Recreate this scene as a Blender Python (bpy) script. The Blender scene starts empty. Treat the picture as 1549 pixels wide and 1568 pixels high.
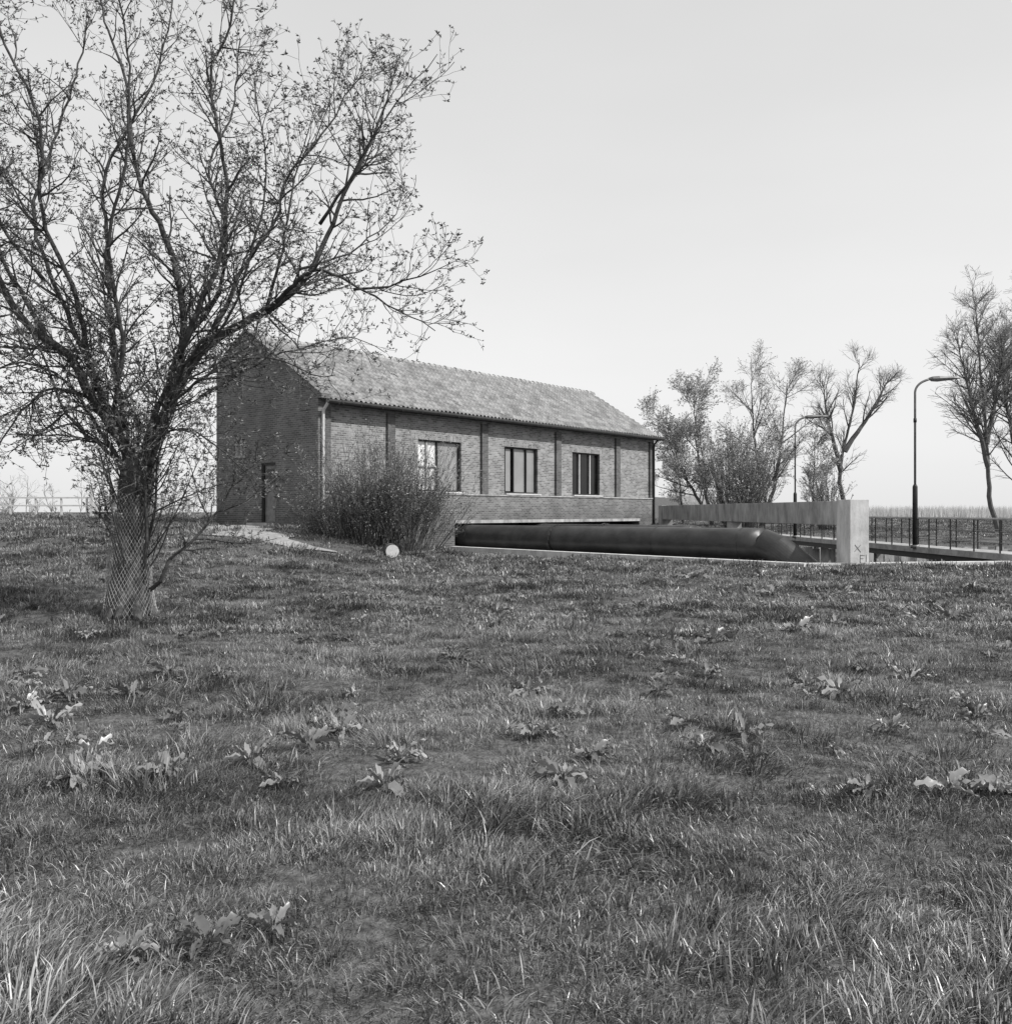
import bpy, math, random
import numpy as np
from mathutils import Vector, Matrix
random.seed(7); np.random.seed(7)
R=random.uniform
scene=bpy.context.scene

# ------------------------------------------------------------ materials
def new_mat(name):
    m=bpy.data.materials.new(name); m.use_nodes=True
    nt=m.node_tree; b=nt.nodes['Principled BSDF']
    return m,nt,b
def G(v): return (v,v,v,1)
def noisy(name,lo,hi,scale=3,rough=.85,detail=6,bump=0,bscale=None,coord='Object',stretch=(1,1,1),spec=.3,metal=0,bdist=.02):
    m,nt,b=new_mat(name); N=nt.nodes; L=nt.links
    tc=N.new('ShaderNodeTexCoord'); mp=N.new('ShaderNodeMapping'); mp.inputs['Scale'].default_value=stretch
    L.new(tc.outputs[coord],mp.inputs[0])
    n=N.new('ShaderNodeTexNoise'); n.inputs['Scale'].default_value=scale; n.inputs['Detail'].default_value=detail; n.inputs['Roughness'].default_value=.68
    L.new(mp.outputs[0],n.inputs['Vector'])
    r=N.new('ShaderNodeValToRGB'); r.color_ramp.elements[0].position=.34; r.color_ramp.elements[1].position=.66
    r.color_ramp.elements[0].color=G(lo); r.color_ramp.elements[1].color=G(hi)
    L.new(n.outputs['Fac'],r.inputs[0]); L.new(r.outputs[0],b.inputs['Base Color'])
    b.inputs['Roughness'].default_value=rough; b.inputs['Specular IOR Level'].default_value=spec; b.inputs['Metallic'].default_value=metal
    if bump:
        n2=N.new('ShaderNodeTexNoise'); n2.inputs['Scale'].default_value=bscale or scale*6; n2.inputs['Detail'].default_value=5
        L.new(mp.outputs[0],n2.inputs['Vector'])
        bp=N.new('ShaderNodeBump'); bp.inputs['Strength'].default_value=bump; bp.inputs['Distance'].default_value=bdist
        L.new(n2.outputs['Fac'],bp.inputs['Height']); L.new(bp.outputs[0],b.inputs['Normal'])
    return m
def brick_mat(name,lo,hi,mortar,stain=True):
    m,nt,b=new_mat(name); N=nt.nodes; L=nt.links
    tc=N.new('ShaderNodeTexCoord'); sp=N.new('ShaderNodeSeparateXYZ'); L.new(tc.outputs['Object'],sp.inputs[0])
    ad=N.new('ShaderNodeMath'); ad.operation='ADD'; L.new(sp.outputs[0],ad.inputs[0]); L.new(sp.outputs[1],ad.inputs[1])
    cb=N.new('ShaderNodeCombineXYZ'); L.new(ad.outputs[0],cb.inputs[0]); L.new(sp.outputs[2],cb.inputs[1])
    br=N.new('ShaderNodeTexBrick'); br.inputs['Scale'].default_value=1; br.inputs['Brick Width'].default_value=.22; br.inputs['Row Height'].default_value=.072
    br.inputs['Mortar Size'].default_value=.010; br.inputs['Mortar Smooth'].default_value=.2; br.inputs['Bias'].default_value=-.1
    br.inputs['Color1'].default_value=G(lo); br.inputs['Color2'].default_value=G(hi); br.inputs['Mortar'].default_value=G(mortar)
    L.new(cb.outputs[0],br.inputs['Vector'])
    n=N.new('ShaderNodeTexNoise'); n.inputs['Scale'].default_value=.9; n.inputs['Detail'].default_value=10; n.inputs['Roughness'].default_value=.78
    L.new(tc.outputs['Object'],n.inputs['Vector'])
    mr=N.new('ShaderNodeMapRange'); mr.inputs[1].default_value=.3; mr.inputs[2].default_value=.7; mr.inputs[3].default_value=.58; mr.inputs[4].default_value=1.25
    L.new(n.outputs['Fac'],mr.inputs[0])
    mx=N.new('ShaderNodeVectorMath'); mx.operation='SCALE'; L.new(br.outputs['Color'],mx.inputs[0]); L.new(mr.outputs[0],mx.inputs['Scale'])
    if stain:
        n3=N.new('ShaderNodeTexNoise'); n3.inputs['Scale'].default_value=1.2; n3.inputs['Detail'].default_value=5; L.new(tc.outputs['Object'],n3.inputs['Vector'])
        a3=N.new('ShaderNodeMath'); a3.operation='MULTIPLY_ADD'; a3.inputs[1].default_value=1.6; L.new(n3.outputs['Fac'],a3.inputs[0]); L.new(sp.outputs[2],a3.inputs[2])
        r3=N.new('ShaderNodeMapRange'); r3.inputs[1].default_value=1.9; r3.inputs[2].default_value=3.0; r3.inputs[3].default_value=.62; r3.inputs[4].default_value=1; L.new(a3.outputs[0],r3.inputs[0])
        m3=N.new('ShaderNodeVectorMath'); m3.operation='SCALE'; L.new(mx.outputs[0],m3.inputs[0]); L.new(r3.outputs[0],m3.inputs['Scale']); mx=m3
    L.new(mx.outputs[0],b.inputs['Base Color']); b.inputs['Roughness'].default_value=.9
    bp=N.new('ShaderNodeBump'); bp.inputs['Strength'].default_value=.6; bp.inputs['Distance'].default_value=.012; bp.invert=True
    L.new(br.outputs['Fac'],bp.inputs['Height']); L.new(bp.outputs[0],b.inputs['Normal'])
    return m
def tile_mat():
    m,nt,b=new_mat('roof_tile'); N=nt.nodes; L=nt.links
    tc=N.new('ShaderNodeTexCoord'); mp=N.new('ShaderNodeMapping'); mp.inputs['Scale'].default_value=(1/.22,1/.307,0); L.new(tc.outputs['Object'],mp.inputs[0])
    sn=N.new('ShaderNodeVectorMath'); sn.operation='FLOOR'; L.new(mp.outputs[0],sn.inputs[0])
    wn=N.new('ShaderNodeTexWhiteNoise'); L.new(sn.outputs[0],wn.inputs['Vector'])
    n=N.new('ShaderNodeTexNoise'); n.inputs['Scale'].default_value=1.3; n.inputs['Detail'].default_value=9; n.inputs['Roughness'].default_value=.7; L.new(tc.outputs['Object'],n.inputs['Vector'])
    mix=N.new('ShaderNodeMath'); mix.operation='MULTIPLY_ADD'; mix.inputs[1].default_value=.4; L.new(wn.outputs['Value'],mix.inputs[0]); L.new(n.outputs['Fac'],mix.inputs[2])
    r=N.new('ShaderNodeMapRange'); r.inputs[1].default_value=.35; r.inputs[2].default_value=1.05; r.inputs[3].default_value=.16; r.inputs[4].default_value=.41; L.new(mix.outputs[0],r.inputs[0])
    L.new(r.outputs[0],b.inputs['Base Color']); b.inputs['Roughness'].default_value=.8
    return m
def plant_mat(name,lo,hi,transl=.3,rough=.5,worldscale=.6,wlo=.7,whi=1.25,spec=.5):
    m,nt,b=new_mat(name); N=nt.nodes; L=nt.links
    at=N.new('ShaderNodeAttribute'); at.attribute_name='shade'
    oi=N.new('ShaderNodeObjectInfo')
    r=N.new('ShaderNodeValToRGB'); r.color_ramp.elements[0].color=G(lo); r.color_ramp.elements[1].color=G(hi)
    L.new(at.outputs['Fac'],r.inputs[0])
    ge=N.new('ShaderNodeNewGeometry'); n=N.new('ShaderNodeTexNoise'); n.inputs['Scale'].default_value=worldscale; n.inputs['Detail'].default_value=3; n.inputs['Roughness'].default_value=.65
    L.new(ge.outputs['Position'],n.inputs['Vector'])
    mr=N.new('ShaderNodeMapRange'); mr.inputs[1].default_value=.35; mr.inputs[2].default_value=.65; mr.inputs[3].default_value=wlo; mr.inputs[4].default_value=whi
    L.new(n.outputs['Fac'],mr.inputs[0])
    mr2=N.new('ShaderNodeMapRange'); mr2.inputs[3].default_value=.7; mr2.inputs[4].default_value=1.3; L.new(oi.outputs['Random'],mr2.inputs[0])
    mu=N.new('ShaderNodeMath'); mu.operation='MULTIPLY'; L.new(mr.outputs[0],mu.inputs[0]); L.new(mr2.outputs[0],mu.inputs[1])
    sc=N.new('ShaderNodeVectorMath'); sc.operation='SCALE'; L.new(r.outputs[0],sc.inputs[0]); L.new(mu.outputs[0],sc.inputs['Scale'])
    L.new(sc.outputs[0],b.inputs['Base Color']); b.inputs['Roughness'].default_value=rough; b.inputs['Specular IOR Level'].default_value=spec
    if transl:
        t=N.new('ShaderNodeBsdfTranslucent'); L.new(sc.outputs[0],t.inputs[0])
        ms=N.new('ShaderNodeMixShader'); ms.inputs[0].default_value=transl
        L.new(b.outputs[0],ms.inputs[1]); L.new(t.outputs[0],ms.inputs[2]); L.new(ms.outputs[0],N['Material Output'].inputs[0])
    return m
M_brick=brick_mat('brick',.14,.34,.36)
M_brick_p=brick_mat('brick_plinth',.11,.24,.29)
M_brick_d=brick_mat('brick_dark',.08,.15,.15)
M_brick_gs=brick_mat('brick_gable_shaded',.09,.17,.21)  # darker copy of the brick, shade of the gable side put into the colour
M_tile=tile_mat()
M_dark=noisy('dark_paint',.012,.03,4,.5)
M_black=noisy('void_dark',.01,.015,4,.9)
M_pipe=noisy('pipe_black',.014,.045,1.8,.42,8,.25,8,spec=.5,stretch=(1,1,1))
M_conc=noisy('concrete',.22,.42,2.5,.9,8,.4)
M_conc_d=noisy('concrete_weathered',.2,.5,2.2,.9,9,.4,stretch=(1,1,.4))
M_conc_l=noisy('concrete_light',.42,.68,3,.9,9,.3,stretch=(1,1,.5))
M_steel=noisy('galvanised_steel',.10,.2,5,.5,spec=.5,metal=.2)
M_paint_l=noisy('light_paint',.45,.6,4,.5)
M_pane_refl=noisy('pane_reflection',.62,.78,1,.15,spec=.6); M_pane_m=noisy('pane_blind',.22,.28,1,.12,spec=.6); M_pane_d=noisy('pane_dark',.008,.014,1,.1,spec=.3)  # palest pane: reflected light painted in as the base colour
M_bark=noisy('bark',.03,.15,7,.95,10,1.0,16,stretch=(1,1,.22),bdist=.06)
M_branch=noisy('branch_bark',.03,.085,9,.9)
M_twig=noisy('twig',.06,.14,3,.9)
M_wire=noisy('zinc_wire',.25,.42,5,.6)
M_farbark=noisy('far_bark',.07,.13,3,.9)
M_fartwig=noisy('far_twig',.15,.26,3,.9)
M_bud=plant_mat('bud_leaves',.06,.24,0)
M_fleaf=plant_mat('young_leaves',.24,.5,0)
M_grass=plant_mat('grass_blades',.04,.35,0,.36,.9,.5,1.38)
M_dock=plant_mat('dock_leaves',.12,.32,.2,.35)
M_reed=plant_mat('reed_straw',.28,.45,0)
M_soil=noisy('meadow_ground',.035,.16,14,.95,12,1.0,30,bdist=.04)
M_gravel=noisy('gravel',.18,.36,5,.95,12,.5,30)
M_log=noisy('log_end',.45,.65,9,.9)
def water_mat():
    m,nt,b=new_mat('water'); b.inputs['Base Color'].default_value=G(.02); b.inputs['Roughness'].default_value=.08
    n=nt.nodes.new('ShaderNodeTexNoise'); n.inputs['Scale'].default_value=2; bp=nt.nodes.new('ShaderNodeBump'); bp.inputs['Strength'].default_value=.15
    nt.links.new(n.outputs['Fac'],bp.inputs['Height']); nt.links.new(bp.outputs[0],b.inputs['Normal']); return m
M_water=water_mat()

# ------------------------------------------------------------ mesh helper
class MB:
    def __init__(s): s.v=[];s.f=[];s.m=[];s.sh=[];s.mats=[]
    def mi(s,mat):
        if mat not in s.mats: s.mats.append(mat)
        return s.mats.index(mat)
    def face(s,pts,mat,sh=.5):
        k=len(s.v); s.v+= [tuple(p) for p in pts]; s.f.append(tuple(range(k,k+len(pts)))); s.m.append(s.mi(mat)); s.sh+= [sh]*len(pts)
    def box(s,x0,x1,y0,y1,z0,z1,mat):
        k=len(s.v); s.v+=[(x0,y0,z0),(x1,y0,z0),(x1,y1,z0),(x0,y1,z0),(x0,y0,z1),(x1,y0,z1),(x1,y1,z1),(x0,y1,z1)]; s.sh+=[.5]*8
        for q in [(0,3,2,1),(4,5,6,7),(0,1,5,4),(1,2,6,5),(2,3,7,6),(3,0,4,7)]:
            s.f.append(tuple(k+i for i in q)); s.m.append(s.mi(mat))
    def prism_x(s,poly,x0,x1,mat):
        n=len(poly);k=len(s.v); s.v+=[(x0,a,b) for a,b in poly]+[(x1,a,b) for a,b in poly]; s.sh+=[.5]*2*n; mi=s.mi(mat)
        s.f.append(tuple(k+n-1-i for i in range(n))); s.f.append(tuple(k+n+i for i in range(n))); s.m+=[mi,mi]
        for i in range(n):
            j=(i+1)%n; s.f.append((k+i,k+j,k+n+j,k+n+i)); s.m.append(mi)
    def prism_z(s,poly,z0,z1,mat):
        n=len(poly);k=len(s.v)
        a=z0 if isinstance(z0,list) else [z0]*n; b=z1 if isinstance(z1,list) else [z1]*n
        s.v+=[(p[0],p[1],a[i]) for i,p in enumerate(poly)]+[(p[0],p[1],b[i]) for i,p in enumerate(poly)]; s.sh+=[.5]*2*n; mi=s.mi(mat)
        s.f.append(tuple(k+n-1-i for i in range(n))); s.f.append(tuple(k+n+i for i in range(n))); s.m+=[mi,mi]
        for i in range(n):
            j=(i+1)%n; s.f.append((k+i,k+j,k+n+j,k+n+i)); s.m.append(mi)
    def tube(s,pts,rad,mat,sides=4,cap=True,sh=.5,wob=0):
        k=len(s.v); n=len(pts); mi=s.mi(mat); ref=None
        for i,p in enumerate(pts):
            a=pts[max(i-1,0)]; b=pts[min(i+1,n-1)]
            d=(Vector(b)-Vector(a))
            if d.length<1e-9: d=Vector((0,0,1))
            d.normalize()
            if ref is None: ref=Vector((1,0,0)) if abs(d.x)<.8 else Vector((0,1,0))
            u=ref-d*ref.dot(d)
            if u.length<1e-4: u=d.orthogonal()
            u.normalize(); w=d.cross(u); ref=u
            r=rad[i] if hasattr(rad,'__len__') else rad
            for j in range(sides):
                t=2*math.pi*j/sides; rr=r
                if wob: rr=r*(1+wob*(math.sin(3*t+i*.35)+.6*math.sin(5*t-i*.5+1)+.5*math.sin(9*t+i*.2)+R(-.4,.4)))
                q=u*(math.cos(t)*rr)+w*(math.sin(t)*rr)
                s.v.append((p[0]+q.x,p[1]+q.y,p[2]+q.z)); s.sh.append(sh)
        for i in range(n-1):
            for j in range(sides):
                j2=(j+1)%sides
                s.f.append((k+i*sides+j,k+i*sides+j2,k+(i+1)*sides+j2,k+(i+1)*sides+j)); s.m.append(mi)
        if cap and sides>3:
            s.f.append(tuple(k+sides-1-j for j in range(sides))); s.f.append(tuple(k+(n-1)*sides+j for j in range(sides))); s.m+=[mi,mi]
    def make(s,name,parent=None,smooth=False,link=True):
        me=bpy.data.meshes.new(name); me.from_pydata(s.v,[],s.f)
        for m in s.mats: me.materials.append(m)
        me.polygons.foreach_set('material_index',s.m)
        if smooth: me.polygons.foreach_set('use_smooth',[True]*len(s.f))
        a=me.attributes.new('shade','FLOAT','POINT'); a.data.foreach_set('value',s.sh)
        me.update()
        o=bpy.data.objects.new(name,me)
        if link: scene.collection.objects.link(o)
        if parent: o.parent=parent
        return o
def empty(name,loc=(0,0,0),rz=0):
    e=bpy.data.objects.new(name,None); e.empty_display_size=.5; scene.collection.objects.link(e); e.location=loc; e.rotation_euler=(0,0,rz); return e

# ------------------------------------------------------------ terrain
CAMZ=1.6
def sst(a,b,x):
    t=min(1,max(0,(x-a)/(b-a))); return t*t*(3-2*t)
def base_h(X,Y):
    M=1-sst(-7.5,-1.2,X)
    h=.03+1.07*sst(10,31,Y)*M+.38*sst(30,48,Y)*M
    far=sst(48,95,Y)
    h=h*(1-far)+.9*far
    if X>6 and Y>38: h-=2.4*(1-sst(47,58,Y))*sst(6,9,X)
    h+=3.0*math.exp(-((X-17)/14)**2-((Y-125)/14)**2)
    r=math.hypot(X,Y)
    if r<60: h+=(.035*math.sin(X*1.3+Y*.7)+.03*math.sin(Y*1.9-X*.8+2)+.02*math.sin(X*3.1+1)*math.sin(Y*2.7))*min(1,max(0,(r-1)/4))
    return h
ang=math.atan2(.767,.642)
AX,AY=-6.28,31.0
cu,su=math.cos(ang),math.sin(ang)
def W(u,v): return (AX+u*cu-v*su, AY+u*su+v*cu)
def toL(X,Y):
    dx,dy=X-AX,Y-AY; return dx*cu+dy*su, -dx*su+dy*cu
C0=W(6.4,.6); C1=W(6.4,-13.9); C2=(62,36.0)
PIT=[C0,C1,C2,(62,46.5),(8,46.5),W(20.5,2),W(6.4,2)]
def inpoly(x,y,P=PIT):
    c=False;n=len(P)
    for i in range(n):
        x1,y1=P[i];x2,y2=P[(i+1)%n]
        if (y1>y)!=(y2>y) and x<(x2-x1)*(y-y1)/(y2-y1)+x1: c=not c
    return c
import bmesh
def axis(fine0,fine1,step,far):
    a=list(np.arange(fine0,fine1+1e-6,step)); s=step; x=fine1
    while x<far: s*=1.35; x+=s; a.append(x)
    s=step; x=fine0; b=[]
    while x>-far: s*=1.35; x-=s; b.append(x)
    return b[::-1]+a
xs=axis(-24,32,.5,3000); ys=[y for y in axis(0,70,.5,3000)]
vv=[(x,y,base_h(x,y)) for y in ys for x in xs]; nx=len(xs)
ff=[(j*nx+i,j*nx+i+1,(j+1)*nx+i+1,(j+1)*nx+i) for j in range(len(ys)-1) for i in range(nx-1)]
me=bpy.data.meshes.new('ground'); me.from_pydata(vv,[],ff)
bm=bmesh.new(); bm.from_mesh(me)
for i in range(len(PIT)):
    a=PIT[i]; b=PIT[(i+1)%len(PIT)]
    no=Vector((b[1]-a[1],a[0]-b[0],0)).normalized()
    bmesh.ops.bisect_plane(bm,geom=bm.verts[:]+bm.edges[:]+bm.faces[:],dist=1e-5,plane_co=(a[0],a[1],0),plane_no=no)
dl=[f for f in bm.faces if inpoly(*f.calc_center_median()[:2])]
bmesh.ops.delete(bm,geom=dl,context='FACES')
bm.to_mesh(me); bm.free(); me.materials.append(M_soil)
me.polygons.foreach_set('use_smooth',[True]*len(me.polygons))
gr=bpy.data.objects.new('ground',me); scene.collection.objects.link(gr)
b=MB(); b.face([(-14,24,-.95),(64,24,-.95),(64,62,-.95),(-14,62,-.95)],M_water); b.make('water')
b=MB()
def wallseg(p,q,z0,z1a,z1b,th,mat):
    d=Vector((q[0]-p[0],q[1]-p[1])).normalized(); n=Vector((-d.y,d.x))*th
    b.prism_z([p,q,(q[0]+n.x,q[1]+n.y),(p[0]+n.x,p[1]+n.y)],z0,[z1a,z1b,z1b,z1a],mat)
wallseg(W(6.25,-.12),W(6.25,-14.05),-1.6,.29,.13,.35,M_conc_l)
wallseg((C1[0]+.22,C1[1]-.1),(C2[0],C2[1]-.1),-1.6,.12,.16,.35,M_conc_l)
b.make('concrete_curb')

# ------------------------------------------------------------ pumping station
H=empty('brick_pumping_station',(AX,AY,0),ang)
Lw=21.3; Wd=5.8; RY=3.95; RZ=7.95; sl=.61
def rz(y): return RZ-abs(y-RY)*sl
zs=2.25; zt=5.40
b=MB()
b.box(.3,6.6,-.1,.3,-1.2,zs,M_brick_p); b.box(6.6,19.9,-.1,.3,1.28,zs,M_brick_p); b.box(19.9,Lw,-.1,.3,-1.2,zs,M_brick_p)
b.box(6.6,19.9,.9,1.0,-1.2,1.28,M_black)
b.box(6.6,19.9,-.14,.9,1.16,1.28,M_conc_d)
pil=[.36,3.31,8.38,13.29,18.04,21.12]
b.box(.3,Lw,-.1,.3,5.12,zt,M_brick)
for i in range(5):
    u0=pil[i]; u1=pil[i+1]
    win=[None,(4.72,7.07),(9.68,11.9),(14.42,16.6),None][i]
    a0=.3 if i==0 else u0; a1=Lw if i==4 else u1
    if win:
        w0,w1=win
        b.box(a0,w0,0,.3,zs,5.12,M_brick); b.box(w1,a1,0,.3,zs,5.12,M_brick)
        b.box(w0,w1,0,.3,4.3,5.12,M_brick); b.box(w0,w1,0,.3,zs,2.36,M_brick)
    else: b.box(a0,a1,0,.3,zs,5.12,M_brick)
b.box(Lw-.3,Lw-.002,.3,Wd,-1.2,zt,M_brick)
b.box(.3,Lw-.3,Wd-.3,Wd,-1.2,rz(Wd)-.12,M_brick)
b.prism_x([(-.1,zt),(RY,rz(RY)-.1),(Wd,rz(Wd)-.1),(Wd,zt)],Lw-.3,Lw,M_brick)
b.make('long_walls',H)
b=MB()
for u in pil: b.box(u-.18,u+.18,-.1,0,2.31,5.12,M_brick_d)
b.make('pilasters',H)
b=MB()
g=M_brick_gs
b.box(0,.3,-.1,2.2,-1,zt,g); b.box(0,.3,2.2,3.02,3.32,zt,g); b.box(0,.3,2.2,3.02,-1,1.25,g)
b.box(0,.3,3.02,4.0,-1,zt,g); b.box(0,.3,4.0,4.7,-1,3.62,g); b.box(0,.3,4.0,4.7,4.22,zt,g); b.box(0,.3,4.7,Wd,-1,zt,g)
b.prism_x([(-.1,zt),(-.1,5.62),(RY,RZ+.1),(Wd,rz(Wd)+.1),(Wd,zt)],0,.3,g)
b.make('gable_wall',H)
b=MB()
b.prism_x([(-.35,5.36),(-.35,5.50),(RY,RZ+.22),(Wd+.1,rz(Wd+.1)+.22),(Wd+.1,rz(Wd+.1)+.104),(RY,RZ+.104),(-.12,5.64),(-.12,5.36)],-.05,.36,M_brick_gs)
b.make('gable_coping',H)
b=MB()
b.box(.1,.16,2.28,2.94,1.25,3.24,M_steel); b.box(.04,.2,2.2,2.28,1.25,3.32,M_dark); b.box(.04,.2,2.94,3.02,1.25,3.32,M_dark); b.box(.04,.2,2.28,2.94,3.24,3.32,M_dark)
b.box(-.5,0,2.0,3.2,1.0,1.22,M_conc)
b.box(.06,.1,2.84,2.9,2.2,2.25,M_paint_l); b.box(.09,.1,2.36,2.86,2.6,3.1,M_pane_d)
b.make('door',H)
b=MB()
b.box(.14,.17,4.0,4.7,3.62,4.22,M_pane_m); b.box(.08,.14,4.0,4.06,3.62,4.22,M_paint_l); b.box(.08,.14,4.64,4.7,3.62,4.22,M_paint_l); b.box(.08,.14,4.32,4.38,3.62,4.22,M_paint_l)
b.box(-.04,.14,3.95,4.75,3.54,3.62,M_conc)
b.make('gable_window',H)
b=MB()
b.box(.3,Lw,-.135,0,zs+.002,2.305,M_conc_d)
for w0,w1 in [(4.72,7.07),(9.68,11.9),(14.42,16.6)]:
    b.box(w0-.05,w1+.05,-.16,.1,2.31,2.37,M_conc_l)
    x=w0-.15
    while x<w1+.1:
        b.box(x,x+.062,-.012,.0,4.3,4.50,M_conc if R(0,1)<.4 else M_brick); x+=.075
b.make('sills_and_lintels',H)
for k,(w0,w1) in enumerate([(4.72,7.07),(9.68,11.9),(14.42,16.6)]):
    b=MB(); z0,z1=2.37,4.3; fr=M_dark; y0,y1=.08,.15
    b.box(w0,w0+.06,y0,y1,z0,z1,fr); b.box(w1-.06,w1,y0,y1,z0,z1,fr); b.box(w0+.06,w1-.06,y0,y1,z1-.06,z1,fr); b.box(w0+.06,w1-.06,y0,y1,z0,z0+.06,fr)
    wd=w1-w0
    m1=w0+wd*.31; m2=w0+wd*.69
    if k==0: m1=w0+wd*.47; m2=w0+wd*.52
    mu=[M_dark,M_dark,M_paint_l][k]
    for m in ((m1,m2) if k else (m1,)): b.box(m-.03,m+.03,y0,y1,z0+.06,z1-.06,mu)
    if k==0:
        c=(w0+m1)/2
        b.box(w0+.06,m1-.03,y0+.01,y1,3.3,3.35,M_paint_l); b.box(c-.025,c+.025,y0+.01,y1,z0+.06,3.3,M_paint_l); b.box(c-.025,c+.025,y0+.01,y1,3.35,z1-.06,M_paint_l)
        P=[(w0+.06,m1-.03,M_pane_refl),(m1+.03,w1-.06,M_pane_m)]
    else:
        pm=[None,(M_pane_d,M_pane_m,M_pane_m),(M_pane_d,)*3][k]
        P=[(w0+.06,m1-.03,pm[0]),(m1+.03,m2-.03,pm[1]),(m2+.03,w1-.06,pm[2])]
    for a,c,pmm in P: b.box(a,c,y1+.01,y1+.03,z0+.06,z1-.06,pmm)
    if k==1:
        c=w0+.25; b.prism_x([(y1+.002,z0+.1),(y1+.008,z0+.1),(y1+.008,z1-.1),(y1+.002,z1-.1)],c,c+.3,M_pane_m)
    b.make('window' if k==0 else 'window_bay',H)
def roof(y_a,y_b,name):
    b=MB(); L=math.hypot(y_b-y_a,(y_b-y_a)*sl); rows=int(round(L/.36))
    x0,x1=.32,Lw+.22; n=int((x1-x0)/.22*6); mi=b.mi(M_tile)
    cnt=0
    colh=[R(-.010,.010) for _ in range(4000)]
    for r in range(rows):
        for e,off in ((0,.085),(1,.005)):
            s=(r+e)/rows; y=y_a+(y_b-y_a)*s
            for i in range(n+1):
                x=x0+(x1-x0)*i/n; ph=(x/.22)%1; prof=.045*(math.sin(ph*2*math.pi)+.35*math.sin(ph*4*math.pi+.8))
                o=off+prof+colh[(int(x/.22)*7+r*131)%4000]+.02*math.sin(x*.6)*math.sin(y*.8)
                b.v.append((x,y,rz(y)+o)); b.sh.append(.5)
            cnt+=1
    for j in range(cnt-1):
        for i in range(n):
            a=j*(n+1)+i; b.f.append((a,a+1,a+n+2,a+n+1)); b.m.append(mi)
    return b.make(name,H)
roof(-.42,RY,'roof_front'); roof(Wd+.3,RY,'roof_back')
b=MB()
x=.35
while x<Lw+.2:
    h_=R(-.012,.012); pts=[(x,RY,RZ-.03+h_),(x+.34,RY,RZ-.03+h_)]; b.tube(pts,[.15,.12],M_tile,12); x+=.33
b.prism_x([(-.4,rz(-.4)-.03),(RY,RZ-.03),(Wd+.3,rz(Wd+.3)-.03),(Wd+.3,rz(Wd+.3)-.12),(RY,RZ-.12),(-.4,rz(-.4)-.12)],.36,Lw+.15,M_dark)
b.prism_x([(-.42,rz(-.42)-.1),(-.42,rz(-.42)+.02),(RY,RZ+.03),(RY,RZ-.14)],Lw+.15,Lw+.24,M_conc_d)
b.make('ridge_and_verge',H)
b=MB()
b.tube([(.1,-.49,5.26),(Lw+.25,-.49,5.26)],.075,M_dark,10)
b.tube([(.16,-.42,5.22),(.16,-.2,5.0),(.16,-.17,4.9),(.16,-.17,1.0)],.05,M_paint_l,8)
b.tube([(Lw-.12,-.42,5.22),(Lw-.12,-.2,5.0),(Lw-.12,-.17,4.9),(Lw-.12,-.17,1.0)],.05,M_dark,8)
for i in range(22): b.box(.5+i*.97,.53+i*.97,-.56,-.4,5.17,5.30,M_dark)
b.make('gutter_and_downpipes',H)

# ------------------------------------------------------------ pipes
def pipe(name,u,vend,z,r,rings):
    E=empty(name,(*W(u,0),0),ang); b=MB()
    pts=[(0,1.0,z),(0,.3,z)]; v=.3
    while v>vend+1.3: v-=.7; pts.append((0,v,z))
    b.tube(pts,r,M_pipe,40)
    a=math.radians(20); p1=Vector(pts[-1]); p2=p1+Vector((0,-.5*math.cos(a),-.5*math.sin(a))); a=math.radians(36); p3=p2+Vector((0,-1.5*math.cos(a),-1.5*math.sin(a)))
    o=b.make('barrel',E,smooth=True)
    b=MB(); b.tube([p1+Vector((0,.02,0)),p2,p3],[r*1.002,r*1.0,r*.98],M_pipe,40); b.make('mitre_bend',E)
    b=MB()
    for q in rings:
        b.tube([(0,q+.05,z),(0,q-.05,z)],r+.055,M_pipe,36)
        for k in range(20):
            t=k/20*2*math.pi; c=(r+.035)
            b.tube([(c*math.cos(t),q+.09,z+c*math.sin(t)),(c*math.cos(t),q-.09,z+c*math.sin(t))],.015,M_pipe,6)
    for q in (vend+1.25,-.35,-8.6):
        if q>vend: b.tube([(0,q+.02,z),(0,q-.02,z)],r+.012,M_pipe,36)
    d=(p3-p2).normalized()
    b.tube([p3-d*.06,p3+d*.03],r+.06,M_conc_d,36)
    b.make('flanges',E)
pipe('steel_pipe',7.35,-12.9,.60,.5,[-4.4])
pipe('steel_pipe',12.0,-8.6,.60,.5,[-3.4])

# ------------------------------------------------------------ concrete gantry
E=empty('concrete_gantry',(9.9,26.95,0),math.atan2(1.9,21))
b=MB(); LB=21.2
b.box(0,.56,0,.9,-1.3,1.96,M_conc_l)
b.box(.02,.54,.9,LB,1.22,1.93,M_conc_d)
b.box(-.0,.56,LB,LB+.7,-1.3,1.94,M_conc_d); b.box(.06,.5,10.6,11.1,-1.3,1.22,M_conc_d)
def stroke(x0,z0,x1,z1):
    b.tube([(x0,-.004,z0),(x1,-.004,z1)],.009,M_steel,4)
stroke(.14,.66,.32,.44); stroke(.32,.66,.13,.46); stroke(.3,.36,.3,.14); stroke(.3,.36,.44,.35); stroke(.3,.26,.4,.26); stroke(.48,.38,.48,.16)
o=b.make('beam_and_piers',E)
bv=o.modifiers.new('bev','BEVEL'); bv.width=.02; bv.segments=2; bv.limit_method='ANGLE'

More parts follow.
